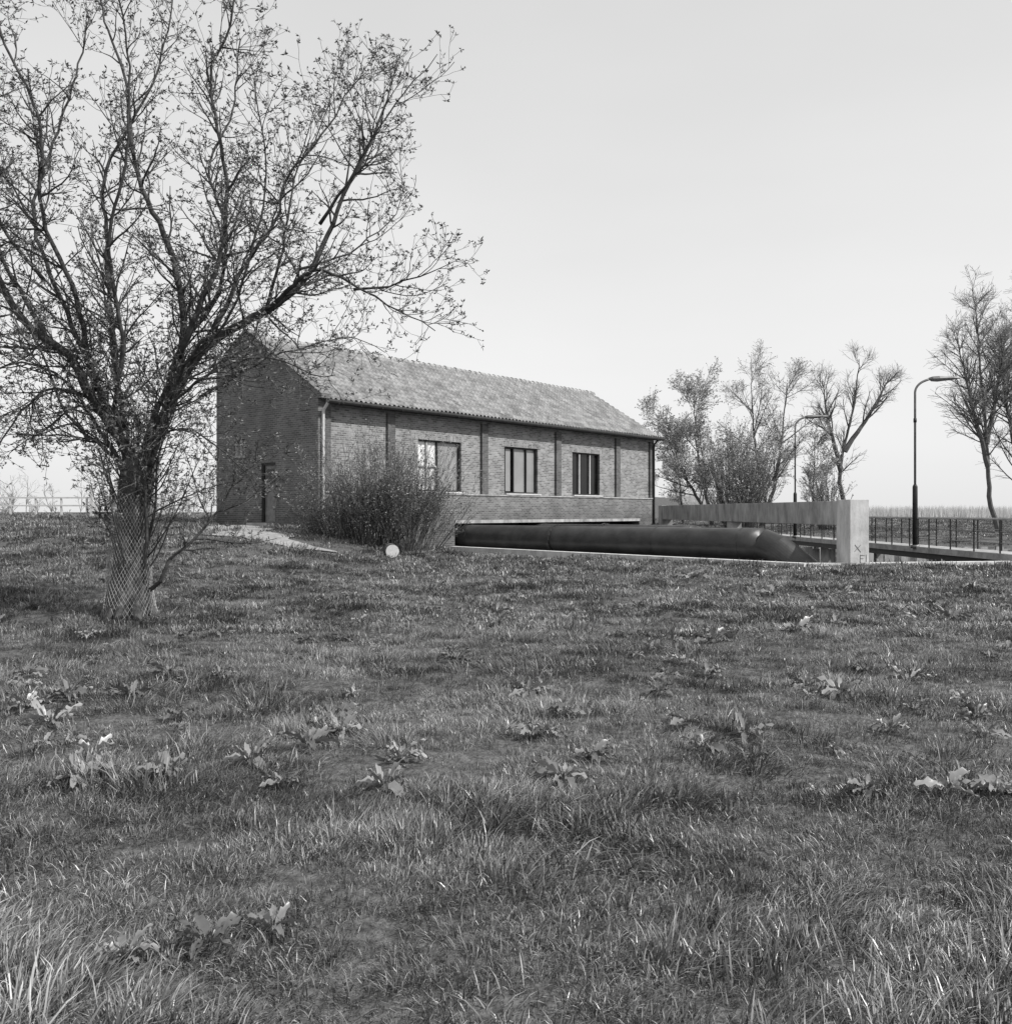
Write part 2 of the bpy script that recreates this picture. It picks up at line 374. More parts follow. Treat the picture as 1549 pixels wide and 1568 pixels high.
# ------------------------------------------------------------ footbridge
E=empty('footbridge',(15.45,28,0),.01)
b=MB(); b.box(-.1,1.8,-4,34,.12,.25,M_conc_d); b.box(0,.15,-4,34,-.12,.12,M_dark); b.box(1.5,1.65,-4,34,-.12,.12,M_dark)
b.box(-.12,-.1,-4,34,.1,.31,M_conc)
for yy in (6,14,22,30): b.box(.1,.4,yy,yy+.3,-1.4,-.12,M_conc_d); b.box(1.3,1.6,yy,yy+.3,-1.4,-.12,M_conc_d)
b.make('deck',E)
b=MB()
for x in (-.04,1.74):
    for z in (1.37,.98,.62): b.tube([(x,-4,z),(x,34,z)],.03 if z>1.2 else .018,M_conc if z>1.2 else M_steel,6)
    y=-3.6
    while y<34: b.tube([(x,y,.2),(x,y,1.37)],.028,M_dark,6); y+=1.6
b.make('railings',E)
E=empty('sheet_piling',(11,47.0,0)); b=MB()
for i in range(60):
    x=i*.4; y=.12 if i%2 else 0
    b.box(x,x+.37,y,y+.06,-1.3,-.15-.1*(i%2),M_conc_d)
b.make('piles',E)

# ------------------------------------------------------------ street lamps
def lamp(loc,top):
    E=empty('street_lamp',loc); b=MB()
    b.tube([(0,0,0),(0,0,.12)],.16,M_steel,12); b.tube([(0,0,.1),(0,0,2.3),(0,0,2.38)],[.095,.09,.055],M_dark,12)
    pts=[(0,0,2.3),(0,0,top-.55)]
    for t in np.linspace(.1,1,8):
        a=t*math.radians(66); pts.append((.62*(1-math.cos(a)),0,top-.55+.5*math.sin(a)))
    l=pts[-1]; pts.append((l[0]+.3,0,l[2]+.11))
    b.tube(pts,.043,M_steel,10); b.tube([(0,0,4.7),(0,0,4.85)],.06,M_dark,10)
    b.make('pole',E,smooth=True)
    b=MB(); x0=l[0]+.15; z=l[2]+.09
    prof=[(0,.05,.04),(.12,.10,.09),(.35,.15,.10),(.9,.15,.055),(1.15,.10,.025),(1.2,.04,.01)]
    k=len(b.v); m=b.mi(M_steel)
    for (dx,w,h) in prof:
        zz=z+dx*.02
        b.v+=[(x0+dx,-w,zz-.02),(x0+dx,-w*.7,zz+h*.7),(x0+dx,w*.7,zz+h*.7),(x0+dx,w,zz-.02),(x0+dx,w*.6,zz-h*1.2),(x0+dx,-w*.6,zz-h*1.2)]; b.sh+=[.5]*6
    for i in range(len(prof)-1):
        for j in range(6):
            j2=(j+1)%6; b.f.append((k+i*6+j,k+i*6+j2,k+i*6+6+j2,k+i*6+6+j)); b.m.append(m)
    b.f.append(tuple(range(k,k+6))); b.m.append(m); e=k+(len(prof)-1)*6; b.f.append(tuple(range(e,e+6))); b.m.append(m)
    b.make('lamp_head',E)
lamp((15.28,35,.25),6.35); lamp((15.12,49,.25),6.35)

# ------------------------------------------------------------ trees
def rvec():
    v=Vector((random.gauss(0,1),random.gauss(0,1),random.gauss(0,1))); return v.normalized()
def leafs(b,p,n,l,w,mat):
    for _ in range(n):
        d=rvec(); d.z=d.z*.7+.25; d.normalize(); s=d.cross(rvec()).normalized()*w; q=p+d*l*R(.6,1.2); mid=p+d*l*.45
        b.face([p,mid+s,q,mid-s],mat,R(0,1))
def grow(b,p,d,length,r0,lv,P):
    c=P[lv]; n=c['seg']; pts=[p.copy()]; rad=[r0]; st=length/n
    for i in range(n):
        d=(d+rvec()*c['wob']+Vector((0,0,c['trop']))).normalized(); p=p+d*st; pts.append(p.copy()); rad.append(max(c['rmin'],r0*(1-(1-c.get('taper',.3))*(i+1)/n)))
    b.tube(pts,rad,c['mat'],c['sides'],cap=False)
    finish(b,pts,rad,length,lv,P)
def finish(b,pts,rad,length,lv,P):
    c=P[lv]
    if c.get('leaf'):
        ln=c['leaf']
        leafs(b,pts[-1],ln[0],ln[1],ln[2],c['lmat'])
        for q in pts[1:-1]:
            if R(0,1)<c.get('lp',.3): leafs(b,q,max(1,ln[0]//2),ln[1]*.8,ln[2]*.8,c['lmat'])
    if lv+1<len(P):
        ch=P[lv+1]; k=ch['num'](length); lt=c.get('lt',.35)
        for i in range(k):
            t=R(c.get('t0',.2),1); f=t*(len(pts)-1); i0=min(int(f),len(pts)-2); f-=i0
            q=pts[i0].lerp(pts[i0+1],f); dd=(pts[i0+1]-pts[i0]).normalized()
            ax=dd.cross(rvec()).normalized(); a=math.radians(R(*ch['ang'])); nd=Matrix.Rotation(a,3,ax)@dd
            rr=rad[i0]*.65
            grow(b,q,nd,ch['len'](length)*(1-lt*t),min(rr,ch['r']),lv+1,P)
def spline(P,step=.18):
    out=[]
    V=[Vector(p) for p in P]; V=[V[0]*2-V[1]]+V+[V[-1]*2-V[-2]]
    for i in range(1,len(V)-2):
        n=max(2,int((V[i+1]-V[i]).length/step))
        for k in range(n):
            t=k/n; a,b_,c,d=V[i-1],V[i],V[i+1],V[i+2]
            out.append(.5*((2*b_)+(c-a)*t+(2*a-5*b_+4*c-d)*t*t+(3*b_-a-3*c+d)*t**3))
    out.append(V[-2]); return out

TX,TY=-5.40,13.4
T=empty('old_pollard_tree',(TX,TY,base_h(TX,TY)-.05))
S=.00934
b=MB()
tr=spline([(-.03,0,-.2),(-.02,0,.0),(.0,0,.18),(.03,0,.5),(.055,0,.95),(.08,0,1.55),(.12,0,2.0),(.15,0,2.25),(.18,0,2.38)],.06)
def trr(z): return np.interp(z,[-.2,.0,.15,.4,.95,1.55,2.0,2.25,2.38],[.42,.37,.31,.27,.24,.215,.24,.2,.06])
b.tube(tr,[trr(p.z) for p in tr],M_bark,40,wob=.05)
for k in range(9):
    a=k/9*6.28+R(-.2,.2); c,s_=math.cos(a),math.sin(a)
    b.tube([(c*.16,s_*.16,.6),(c*.27,s_*.27,.22),(c*.42,s_*.42,-.03),(c*.56,s_*.56,-.2)],[.05,.08,.07,.05],M_bark,8)
for k in range(22):
    a=R(0,6.28); z=R(1.75,2.25); p=Vector((.13+math.cos(a)*.2,math.sin(a)*.2,z)); r=R(.04,.09)
    b.tube([p-Vector((0,0,r)),p-Vector((0,0,r*.4)),p+Vector((0,0,r*.4)),p+Vector((0,0,r))],[r*.4,r,r,r*.4],M_bark,8)
b.make('trunk',T,smooth=True)
PT=[dict(t0=.12,mat=M_branch,lt=.6),
 dict(num=lambda L:int(L*5.3)+1,len=lambda L:R(.5,1.75),ang=(25,70),r=.017,seg=8,wob=.21,trop=.05,rmin=.0045,mat=M_branch,sides=4,t0=.12),
 dict(num=lambda L:int(L*5.6)+1,len=lambda L:R(.2,.8),ang=(25,70),r=.0075,seg=5,wob=.25,trop=.06,rmin=.003,mat=M_twig,sides=3,t0=.15,leaf=(4,.055,.009),lmat=M_bud,lp=.2),
 dict(num=lambda L:int(L*5)+R(0,1).__round__(),len=lambda L:R(.08,.3),ang=(25,70),r=.0048,seg=3,wob=.2,trop=.1,rmin=.0026,mat=M_twig,sides=3,leaf=(5,.062,.0105),lmat=M_bud,lp=.15)]
limbs=[
 ([(15,215),(40,290),(75,370),(130,440),(200,480),(258,535),(293,605),(330,690),(360,760),(385,830),(400,890)],.12,.008,.8),
 ([(200,480),(270,515),(300,525),(350,500),(400,470),(440,450),(480,425)],.045,.006,-.8),
 ([(345,505),(400,508),(445,520),(505,542)],.022,.004,-.3),
 ([(20,220),(60,330),(75,420),(68,515),(40,600),(0,690),(-15,770),(-30,850),(-60,950),(-80,1030)],.09,.010,.6),
 ([(75,400),(105,450),(150,540),(165,620),(160,700),(150,790),(185,880),(200,980)],.052,.009,-1.0),
 ([(130,440),(180,560),(210,620),(230,700),(290,790),(320,860),(350,890)],.042,.008,1.1),
 ([(293,605),(340,660),(390,740),(440,800),(475,835)],.028,.005,-.6),
 ([(15,215),(-20,290),(-50,350),(-80,400),(-130,440),(-170,500),(-190,580),(-200,680),(-240,800)],.105,.013,-.6),
 ([(-80,400),(-130,420),(-190,420),(-260,430)],.045,.009,.5),
 ([(5,225),(-20,330),(-35,430),(-45,530),(-55,610),(-60,690),(-40,770),(0,850),(20,930),(35,1020)],.065,.010,.9),
 ([(-20,290),(-70,400),(-130,520),(-170,640),(-150,760),(-130,860),(-110,980)],.055,.010,1.0),
 ([(0,215),(-40,300),(-90,370),(-150,380),(-200,340),(-260,330)],.04,.008,-.9),
 ([(20,220),(60,300),(110,340),(170,370),(240,380),(310,355),(345,350)],.036,.006,-1.5),
 ([(10,220),(30,330),(60,430),(110,520),(110,640),(80,740),(110,850),(120,980)],.055,.010,1.7),
 ([(10,220),(-5,320),(20,420),(10,540),(40,650),(60,760),(50,890)],.05,.010,-1.5),
 ([(200,480),(240,590),(250,680),(290,760),(310,820)],.03,.006,.3),
 ([(-50,350),(-60,480),(-100,600),(-90,720),(-140,850),(-180,980)],.05,.010,-1.2),
 ([(-130,440),(-200,560),(-230,700),(-260,900)],.04,.01,.2),
 ([(258,535),(320,560),(365,595),(400,640),(415,690)],.022,.005,.7),
 ([(110,340),(190,400),(260,430),(330,450),(380,430)],.026,.005,1.2),
 ([(-40,330),(-90,350),(-130,310),(-160,250),(-200,230)],.03,.006,-1.0),
 ([(-20,290),(-90,330),(-160,300),(-230,260)],.03,.006,.9),
 ([(0,230),(-70,310),(-110,430),(-150,440),(-210,400)],.032,.007,-1.4),
 ([(60,330),(110,400),(170,440),(210,520),(240,640),(230,760)],.032,.007,-1.3),
 ([(30,260),(90,290),(150,260),(200,220),(230,180)],.02,.005,-1.0),
 ([(-130,520),(-180,600),(-210,720),(-190,860),(-200,980)],.032,.007,-.6),
]
b=MB()
for P2,ra,rb,dy in limbs:
    n=len(P2); pts=[]
    for i,(x,z) in enumerate(P2):
        t=i/(n-1); pts.append((x*S+R(-.04,.04)*(i>0),dy*(t**.8)+R(-.05,.05)*(i>0),z*S))
    if P2[0]==(200,480): pts[0]=(pts[0][0],.8*.4**.8,pts[0][2])
    pts=spline(pts); rad=[ra+(rb-ra)*(i/(len(pts)-1))**.6 for i in range(len(pts))]
    for i,p in enumerate(pts[2:-1]): p+=rvec()*.022
    b.tube(pts,rad,M_branch,10)
    L=sum((pts[i+1]-pts[i]).length for i in range(len(pts)-1))
    finish(b,pts,rad,L,0,PT)
b.make('limbs_and_twigs',T,smooth=True)
b=MB()
PS=[dict(t0=.3,mat=M_branch,seg=9,wob=.1,trop=.12,rmin=.004,sides=4)]+PT[2:]
for k in range(40):
    a=R(0,6.28); z=R(.5,2.3); p=Vector((.08+math.cos(a)*.2,math.sin(a)*.2,z)); d=Vector((math.cos(a)*.5+.15,math.sin(a)*.5,R(.4,1))).normalized()
    grow(b,p,d,R(.8,2.2),R(.008,.014),0,PS)
for P2,r in (([(.25,0,.38),(.5,-.1,.55),(.62,-.1,.85),(.9,0,1.1),(1.25,.1,1.55),(1.5,.1,2.0)],.032),([(.25,0,1.0),(.42,-.1,1.6),(.5,-.2,2.3),(.75,-.2,3.0)],.025),([(.25,-.1,.5),(.34,-.2,1.2),(.32,-.2,2.1),(.5,-.25,3.2)],.028)):
    pts=spline(P2,.12); rad=[r*(1-.7*i/len(pts)) for i in range(len(pts))]; b.tube(pts,rad,M_branch,8); finish(b,pts,rad,2.2,0,[dict(t0=.3)]+PT[1:])
b.make('shoots',T)
b=MB()
for sg in (1,-1):
    for k in range(38):
        a0=k/38*6.283; pts=[]
        for i in range(36):
            z=-.03+i*.052; a=a0+sg*i*.09; r=trr(z)+.05+.014*math.sin(3*a+z*4)
            pts.append((.03*z+math.cos(a)*r,math.sin(a)*r,z))
        b.tube(pts,.0027,M_wire,3,cap=False)
b.make('wire_mesh_guard',T)

def far_tree(name,loc,h,r,spread,leafy,up=.06,dens=1.0,t0=.35,spl=None,ls=(.13,.04),lt=.35,ang=(18,48),l1=(.25,.45),l2=(.10,.2),l3=(.04,.095),nums=None,wob=.11):
    E=empty(name,(loc[0],loc[1],base_h(*loc)-.1)); b=MB(); mb,mt,ml=(M_farbark,M_fartwig,M_fleaf)
    nn=nums or (int(13*dens),int(9*dens),int(9*dens))
    P=[dict(t0=t0,mat=mb,lt=lt),
     dict(num=lambda L:nn[0],len=lambda L:h*R(*l1)*spread,ang=ang,r=r*.3,seg=8,wob=wob,trop=up,rmin=.014,mat=mb,sides=4,t0=.12,lt=.6),
     dict(num=lambda L:nn[1],len=lambda L:h*R(*l2)*spread**.5,ang=(20,55),r=r*.12,seg=6,wob=wob*1.3,trop=up,rmin=.010,mat=mt,sides=3,t0=.1,lt=.5),
     dict(num=lambda L:nn[2],len=lambda L:h*R(*l3),ang=(20,60),r=.013,seg=4,wob=wob*1.5,trop=up*.6,rmin=.008,mat=mt,sides=3,leaf=(leafy,ls[0],ls[1]) if leafy else None,lmat=ml,lp=.65)]
    for tp in spl:
        pts=spline(tp,.6)
        for p in pts[1:]: p+=rvec()*.05
        rad=[max(.03,r*(1-.88*(i/(len(pts)-1))**.8)) for i in range(len(pts))]
        b.tube(pts,rad,mb,8); finish(b,pts,rad,h,0,P)
    b.make('trunk_and_crown',E)
far_tree('budding_tree',(19.6,72),12,.2,.95,1,.03,1.1,.18,[[(0,0,0),(.3,0,2.5),(-.4,0,6),(-.8,0,11)],[(.1,0,.5),(1.1,0,3.5),(1.6,0,7),(2.0,0,11)]],ls=(.13,.035),ang=(20,55),nums=(16,8,8))
far_tree('budding_tree',(16.3,74),11,.17,1.05,2,.03,1.25,.18,[[(0,0,0),(-.6,0,3),(-1.2,0,6),(-1.5,0,10)],[(0,0,.3),(-1.6,0,3),(-3,0,5.5),(-3.8,0,8)]],ls=(.15,.05),ang=(20,58))
far_tree('budding_tree',(14.6,77),8,.14,1,2,.03,1.1,.2,[[(0,0,0),(-.3,0,3),(-.8,0,7)]],ls=(.15,.05),ang=(20,55))
far_tree('bare_tree',(27.7,75),14.5,.24,.8,0,.04,1,.32,[[(0,0,0),(-1.0,0,3.5),(-.6,0,6.5),(.2,0,10),(.6,0,13.4)],[(-.9,0,4.5),(-1.8,0,8),(-2.4,0,11.6)],[(-.6,0,6),(1.4,0,9),(3.1,0,12.2)]],lt=.65,ang=(15,48),l1=(.15,.36),l2=(.06,.15),l3=(.03,.08),nums=(16,6,5),wob=.12)
far_tree('budding_tree',(22.9,70),7.5,.1,.9,2,.05,1.0,.15,[[(0,0,0),(.05,0,2.4),(.15,0,4.5),(.2,0,6.8)]],ls=(.12,.035))
for loc,sp in (((32.6,62),[[(0,0,0),(-.6,0,2.5),(-.8,0,6),(-1.2,0,11),(-1.7,0,16.4)],[(-.7,0,4.5),(-1.6,0,8),(-2.8,0,13)],[(-.8,0,6),(-.1,0,9.5),(.5,0,13.5)]]),((34.2,63),[[(0,0,0),(.1,0,3),(0,0,7),(.4,0,11),(.9,0,17)],[(0,0,6),(-.6,0,9),(-.9,0,13)]])):
    far_tree('poplar_tree',loc,16,.19,1,0,.015,1,.2,sp,lt=.72,ang=(22,55),l1=(.14,.34),l2=(.05,.13),l3=(.02,.06),nums=(34,8,5),wob=.11)
def shrub(name,loc,n,w,h,r,mats,leafy,base=.6,lobes=None,lp=.5):
    E=empty(name,(loc[0],loc[1],base_h(*loc)-.05)); b=MB(); mb,mt,ml=mats
    PP=[dict(t0=.2,mat=mb,seg=7,wob=.10,trop=.05,rmin=r*.35,sides=3),
        dict(num=lambda L:7,len=lambda L:L*R(.2,.42),ang=(12,40),r=r*.6,seg=4,wob=.13,trop=.06,rmin=r*.33,mat=mt,sides=3,leaf=(leafy[0],leafy[1],leafy[2]),lmat=ml,lp=lp),
        dict(num=lambda L:2,len=lambda L:L*R(.25,.5),ang=(15,45),r=r*.5,seg=3,wob=.13,trop=.06,rmin=r*.3,mat=mt,sides=3,leaf=(leafy[0],leafy[1],leafy[2]),lmat=ml,lp=lp)]
    for k in range(n):
        lx,lh=random.choice(lobes) if lobes else (0,1)
        a=R(0,6.283); q=math.sqrt(R(0,1)); p=Vector((lx*w*.5+math.cos(a)*q*base,math.sin(a)*q*base*.8,0))
        tilt=q*R(.3,1.15); d=Vector((math.cos(a)*tilt*w/h*.62,math.sin(a)*tilt*.6,1)).normalized()
        L=h*lh*R(.6,1.0)*(1.05 if d.z>.8 else .95)
        grow(b,p,d,L,r*R(.8,1.3),0,PP)
    b.make('stems_and_leaves',E)
shrub('round_bush',(17.0,68),150,7.2,7.0,.026,(M_farbark,M_fartwig,M_fleaf),(2,.14,.045),base=1.1,lp=.9)
shrub('round_bush',(22.6,66),45,3.6,4.5,.025,(M_farbark,M_fartwig,M_fleaf),(2,.12,.035),base=.6,lp=.6)
M_wst=noisy('willow_stem',.05,.12,4,.8); M_wlf=plant_mat('willow_leaf',.10,.28,0)
shrub('willow_shrub',(-3.85,28.6),420,4.8,3.2,.011,(M_wst,M_wst,M_wlf),(2,.06,.013),base=.72,lobes=[(-.42,.82),(-.12,1.05),(.3,1.0),(.46,.75),(-.55,.55),(-.15,.95),(.25,.9)],lp=.7)
lx,ly=-3.2,26.4
E=empty('sawn_log',(lx,ly,base_h(lx,ly)+.24),.2); b=MB()
b.tube([(0,0,0),(.0,.9,.0)],.2,M_bark,20,wob=.02); b.tube([(0,-.012,0),(0,-.001,0)],.185,M_log,20); b.make('log',E)

# distant tree line at left
b=MB(); E=empty('distant_trees',(0,0,0))
PD=[dict(t0=.15,mat=M_fartwig,seg=5,wob=.18,trop=.03,rmin=.02,sides=3),
    dict(num=lambda L:9,len=lambda L:L*R(.3,.6),ang=(25,70),r=.03,seg=4,wob=.18,trop=.03,rmin=.012,mat=M_fartwig,sides=3),
    dict(num=lambda L:6,len=lambda L:L*R(.3,.55),ang=(25,65),r=.018,seg=3,wob=.18,trop=.03,rmin=.010,mat=M_fartwig,sides=3)]
for k in range(120):
    X=R(-75,-30); Y=R(92,125); hh=(1.6+1.9*abs(math.sin(X*.35))+1.8*math.sin(X*.9))*R(.5,1.3)
    grow(b,Vector((X,Y,.8)),Vector((R(-.5,.5),R(-.3,.3),1)).normalized(),max(1.0,hh),.06,0,PD)
b.make('tree_line',E)
b=MB()
for k in range(16000):
    X=R(22,95); Y=R(98,135); z=base_h(X,Y); h=R(.7,1.6); l=R(-.3,.3)
    b.face([(X-.035,Y,z),(X+.035,Y,z),(X+l,Y+R(-.2,.2),z+h)],M_reed,R(0,1))
b.make('reed_bed')
E=empty('white_fence',(-24.5,44,0)); b=MB(); z=base_h(-22,44)
for i in range(9): b.box(i*1.2-.04,i*1.2+.04,0,.08,z-.2,z+.85,M_paint_l)
for q in (.4,.77): b.box(-.2,9.8,-.03,-.002,z+q,z+q+.07,M_paint_l)
b.box(5.0,5.14,-.1,0,z-.1,z+1.4,M_paint_l)
b.make('posts_and_rails',E)
E=empty('picnic_bench',(-16.8,38,base_h(-16.8,38)-.02)); b=MB()
b.box(0,1.7,0,.75,.68,.74,M_conc_l); b.box(0,1.7,-.55,-.25,.42,.47,M_conc_l); b.box(0,1.7,1.0,1.3,.42,.47,M_conc_l)
for x in (.25,1.4): b.box(x,x+.08,-.5,1.25,.34,.42,M_dark); b.box(x-.002,x+.082,.05,.15,0,.68,M_dark); b.box(x-.002,x+.082,.6,.7,0,.68,M_dark)
b.make('table_and_seats',E)
# gravel path
b=MB(); rowsv=[]
cl=spline([(-9.9,36.5,0),(-9.2,33.0,0),(-8.6,30,0),(-7.6,27,0),(-6.0,25.2,0),(-4.6,25.6,0)],.4)
for i,p in enumerate(cl):
    wd=1.1+.35*math.sin(i*.9)+R(-.1,.1); d=(cl[min(i+1,len(cl)-1)]-cl[max(i-1,0)]).normalized(); nrm=Vector((-d.y,d.x,0)); wd*=min(1,(len(cl)-i)/5)
    rowsv.append([(p.x+nrm.x*s*wd,p.y+nrm.y*s*wd,base_h(p.x+nrm.x*s*wd,p.y+nrm.y*s*wd)+.03) for s in (-1,-.5,0,.5,1)])
for i in range(len(rowsv)-1):
    for j in range(4): b.face([rowsv[i][j],rowsv[i][j+1],rowsv[i+1][j+1],rowsv[i+1][j]],M_gravel)
b.make('gravel_path')
def onpath(X,Y):
    for p in cl[::2]:
        if (p.x-X)**2+(p.y-Y)**2<1.0: return True
    return False

# ------------------------------------------------------------ scattering
def scatter(name,pts,rots,scl,idx,protos):
    col=bpy.data.collections.new(name+'_parts')
    for o in protos: col.objects.link(o)
    me=bpy.data.meshes.new(name); me.from_pydata(pts,[],[])
    a=me.attributes.new('rot','FLOAT_VECTOR','POINT'); a.data.foreach_set('vector',np.array(rots,dtype=np.float32).ravel())
    a=me.attributes.new('scl','FLOAT','POINT'); a.data.foreach_set('value',scl)
    a=me.attributes.new('idx','INT','POINT'); a.data.foreach_set('value',idx)
    o=bpy.data.objects.new(name,me); scene.collection.objects.link(o)
    ng=bpy.data.node_groups.new(name,'GeometryNodeTree'); ng.interface.new_socket('Geometry',in_out='INPUT',socket_type='NodeSocketGeometry'); ng.interface.new_socket('Geometry',in_out='OUTPUT',socket_type='NodeSocketGeometry')
    N=ng.nodes; L=ng.links; gi=N.new('NodeGroupInput'); go=N.new('NodeGroupOutput'); ip=N.new('GeometryNodeInstanceOnPoints')
    ci=N.new('GeometryNodeCollectionInfo'); ci.inputs['Collection'].default_value=col; ci.inputs['Separate Children'].default_value=True; ci.inputs['Reset Children'].default_value=True
    def na(n,t):
        x=N.new('GeometryNodeInputNamedAttribute'); x.data_type=t; x.inputs['Name'].default_value=n; return x.outputs['Attribute']
    L.new(gi.outputs[0],ip.inputs['Points']); L.new(ci.outputs[0],ip.inputs['Instance']); ip.inputs['Pick Instance'].default_value=True
    er=N.new('FunctionNodeEulerToRotation'); L.new(na('rot','FLOAT_VECTOR'),er.inputs[0]); L.new(er.outputs[0],ip.inputs['Rotation'])
    L.new(na('scl','FLOAT'),ip.inputs['Scale']); L.new(na('idx','INT'),ip.inputs['Instance Index']); L.new(ip.outputs[0],go.inputs[0])
    md=o.modifiers.new('scatter','NODES'); md.node_group=ng
    return o
def tuft(name,n,rad,hl,hh,w,bias=0,flop=1.0,seg=3):
    b=MB()
    for _ in range(n):
        a=R(0,6.283); q=rad*math.sqrt(R(0,1)); p=Vector((math.cos(a)*q,math.sin(a)*q,-.02))
        a2=a+R(-1.2,1.2); out=Vector((math.cos(a2),math.sin(a2),0))*R(.05,.9)*flop+Vector((1,0,0))*bias
        L=R(hl,hh); ww=w*R(.7,1.3); side=Vector((-out.y,out.x,0)); side=side.normalized() if side.length>1e-3 else Vector((1,0,0))
        tw=R(-.9,.9); side=Vector((side.x*math.cos(tw)-side.y*math.sin(tw),side.x*math.sin(tw)+side.y*math.cos(tw),0))
        P_=[p]; d=Vector((0,0,1))+out*.3
        for i in range(3):
            d=(d+out*.5-Vector((0,0,.16*i*flop))).normalized(); P_.append(P_[-1]+d*L/3)
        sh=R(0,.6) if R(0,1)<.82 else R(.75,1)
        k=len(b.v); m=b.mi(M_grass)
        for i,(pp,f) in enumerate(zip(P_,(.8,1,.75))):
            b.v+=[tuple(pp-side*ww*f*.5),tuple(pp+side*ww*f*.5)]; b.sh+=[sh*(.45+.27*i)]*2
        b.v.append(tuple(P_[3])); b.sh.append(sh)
        b.f+=[(k,k+1,k+3,k+2),(k+2,k+3,k+5,k+4),(k+4,k+5,k+6)]; b.m+=[m]*3
    return b.make(name,link=False)
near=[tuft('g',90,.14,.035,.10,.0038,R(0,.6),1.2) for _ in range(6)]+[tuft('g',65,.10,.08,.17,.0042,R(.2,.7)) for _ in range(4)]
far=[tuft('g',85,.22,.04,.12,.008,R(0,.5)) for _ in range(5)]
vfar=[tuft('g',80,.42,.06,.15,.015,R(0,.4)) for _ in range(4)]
def noise2(x,y): return (math.sin(x*1.7+math.sin(y*1.3)*1.5)+math.sin(y*2.1+math.sin(x*.9+2)*1.7)+.6*math.sin(x*4.1-y*3.3)+.6*math.sin(x*2.9+y*5.1+1))/3.2
pts=[];rots=[];scl=[];idx=[]
def ok(X,Y):
    if inpoly(X,Y): return False
    u,v=toL(X,Y)
    if -.1<u<Lw+.2 and -.25<v<Wd+.1: return False
    if 5.9<u<6.9 and -14.4<v<0: return False
    if X>7.5 and 26.2<Y<28+X*.1 and Y>26.9+(X-8.5)*.17-.25: return False
    return True
def band(y0,y1,dens,kind):
    area=(y1-y0)*(.62*(y0+y1)+4); n=int(area*dens)
    for _ in range(n):
        t=R(0,1); Y=math.sqrt(y0*y0+t*(y1*y1-y0*y0)); X=R(-1,1)*(.62*Y+1.5)
        if not ok(X,Y) : continue
        if onpath(X,Y) and R(0,1)<.9: continue
        nn=noise2(X*1.3,Y*1.3)*.7+noise2(X*3.7+5,Y*3.7)*.5
        if nn<-.5 and R(0,1)<.45: continue
        s=R(.65,1.15)*(1+.5*nn)
        if R(0,1)<.05: s*=1.35
        pts.append((X,Y,base_h(X,Y))); rots.append((R(-.22,.22),R(-.22,.22),noise2(X*.6+9,Y*.6)*4+R(-1.3,1.3)))
        if kind==0: idx.append(random.randrange(6) if nn<.2 else random.randrange(10))
        elif kind==1: idx.append(10+random.randrange(5))
        else: idx.append(15+random.randrange(4))
        scl.append(max(.5,s))
band(1.2,5.5,140,0); band(5.5,12,72,0); band(12,22,30,1); band(22,42,8,2)
for _ in range(3500):
    Y=R(46,95); X=R(6,60)
    if X>.62*Y+3: continue
    pts.append((X,Y,base_h(X,Y))); rots.append((0,0,R(0,6.28))); scl.append(R(1,1.7)); idx.append(15+random.randrange(4))
for _ in range(2500):
    Y=R(42,75); X=-R(5,60)
    if X<-.62*Y-3 or not ok(X,Y): continue
    pts.append((X,Y,base_h(X,Y))); rots.append((0,0,R(0,6.28))); scl.append(R(.7,1.2)); idx.append(15+random.randrange(4))
protos=near+far+vfar
for i,o in enumerate(protos): o.name='grass_tuft_%02d'%i
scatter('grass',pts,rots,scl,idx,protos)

def dock(n,l):
    b=MB()
    for k in range(n):
        a=k*2.4+R(-.4,.4); el=R(.25,1.2); d=Vector((math.cos(a)*math.cos(el),math.sin(a)*math.cos(el),math.sin(el))); s=Vector((-math.sin(a),math.cos(a),0))
        L=l*R(.55,1.2); w=L*R(.11,.17); nseg=8; sh=R(0,1); P_=[Vector((math.cos(a)*.02,math.sin(a)*.02,0))]
        dd=d.copy(); cv=R(-.22,-.08)
        for i in range(nseg): dd=(dd+Vector((0,0,cv))+s*R(-.07,.07)).normalized(); P_.append(P_[-1]+dd*L/nseg)
        prof=[.08,.2,.75,1,.95,.8,.6,.33,.02]; tw=R(-.8,.8); kk=len(b.v); m=b.mi(M_dock)
        for i,p in enumerate(P_):
            sd=(s*math.cos(tw)+Vector((0,0,1))*math.sin(tw)); wav=.014*math.sin(i*2.3+k)
            b.v+=[tuple(p-sd*w*prof[i]+Vector((0,0,.3*w+wav))),tuple(p),tuple(p+sd*w*prof[i]+Vector((0,0,.3*w-wav)))]; b.sh+=[sh,sh*.7,sh]
        for i in range(nseg):
            q=kk+i*3; b.f+=[(q,q+1,q+4,q+3),(q+1,q+2,q+5,q+4)]; b.m+=[m,m]
    return b.make('dock',link=False,smooth=True)
dp=[dock(random.randint(12,20),.2) for _ in range(8)]
for i,o in enumerate(dp): o.name='dock_rosette_%02d'%i
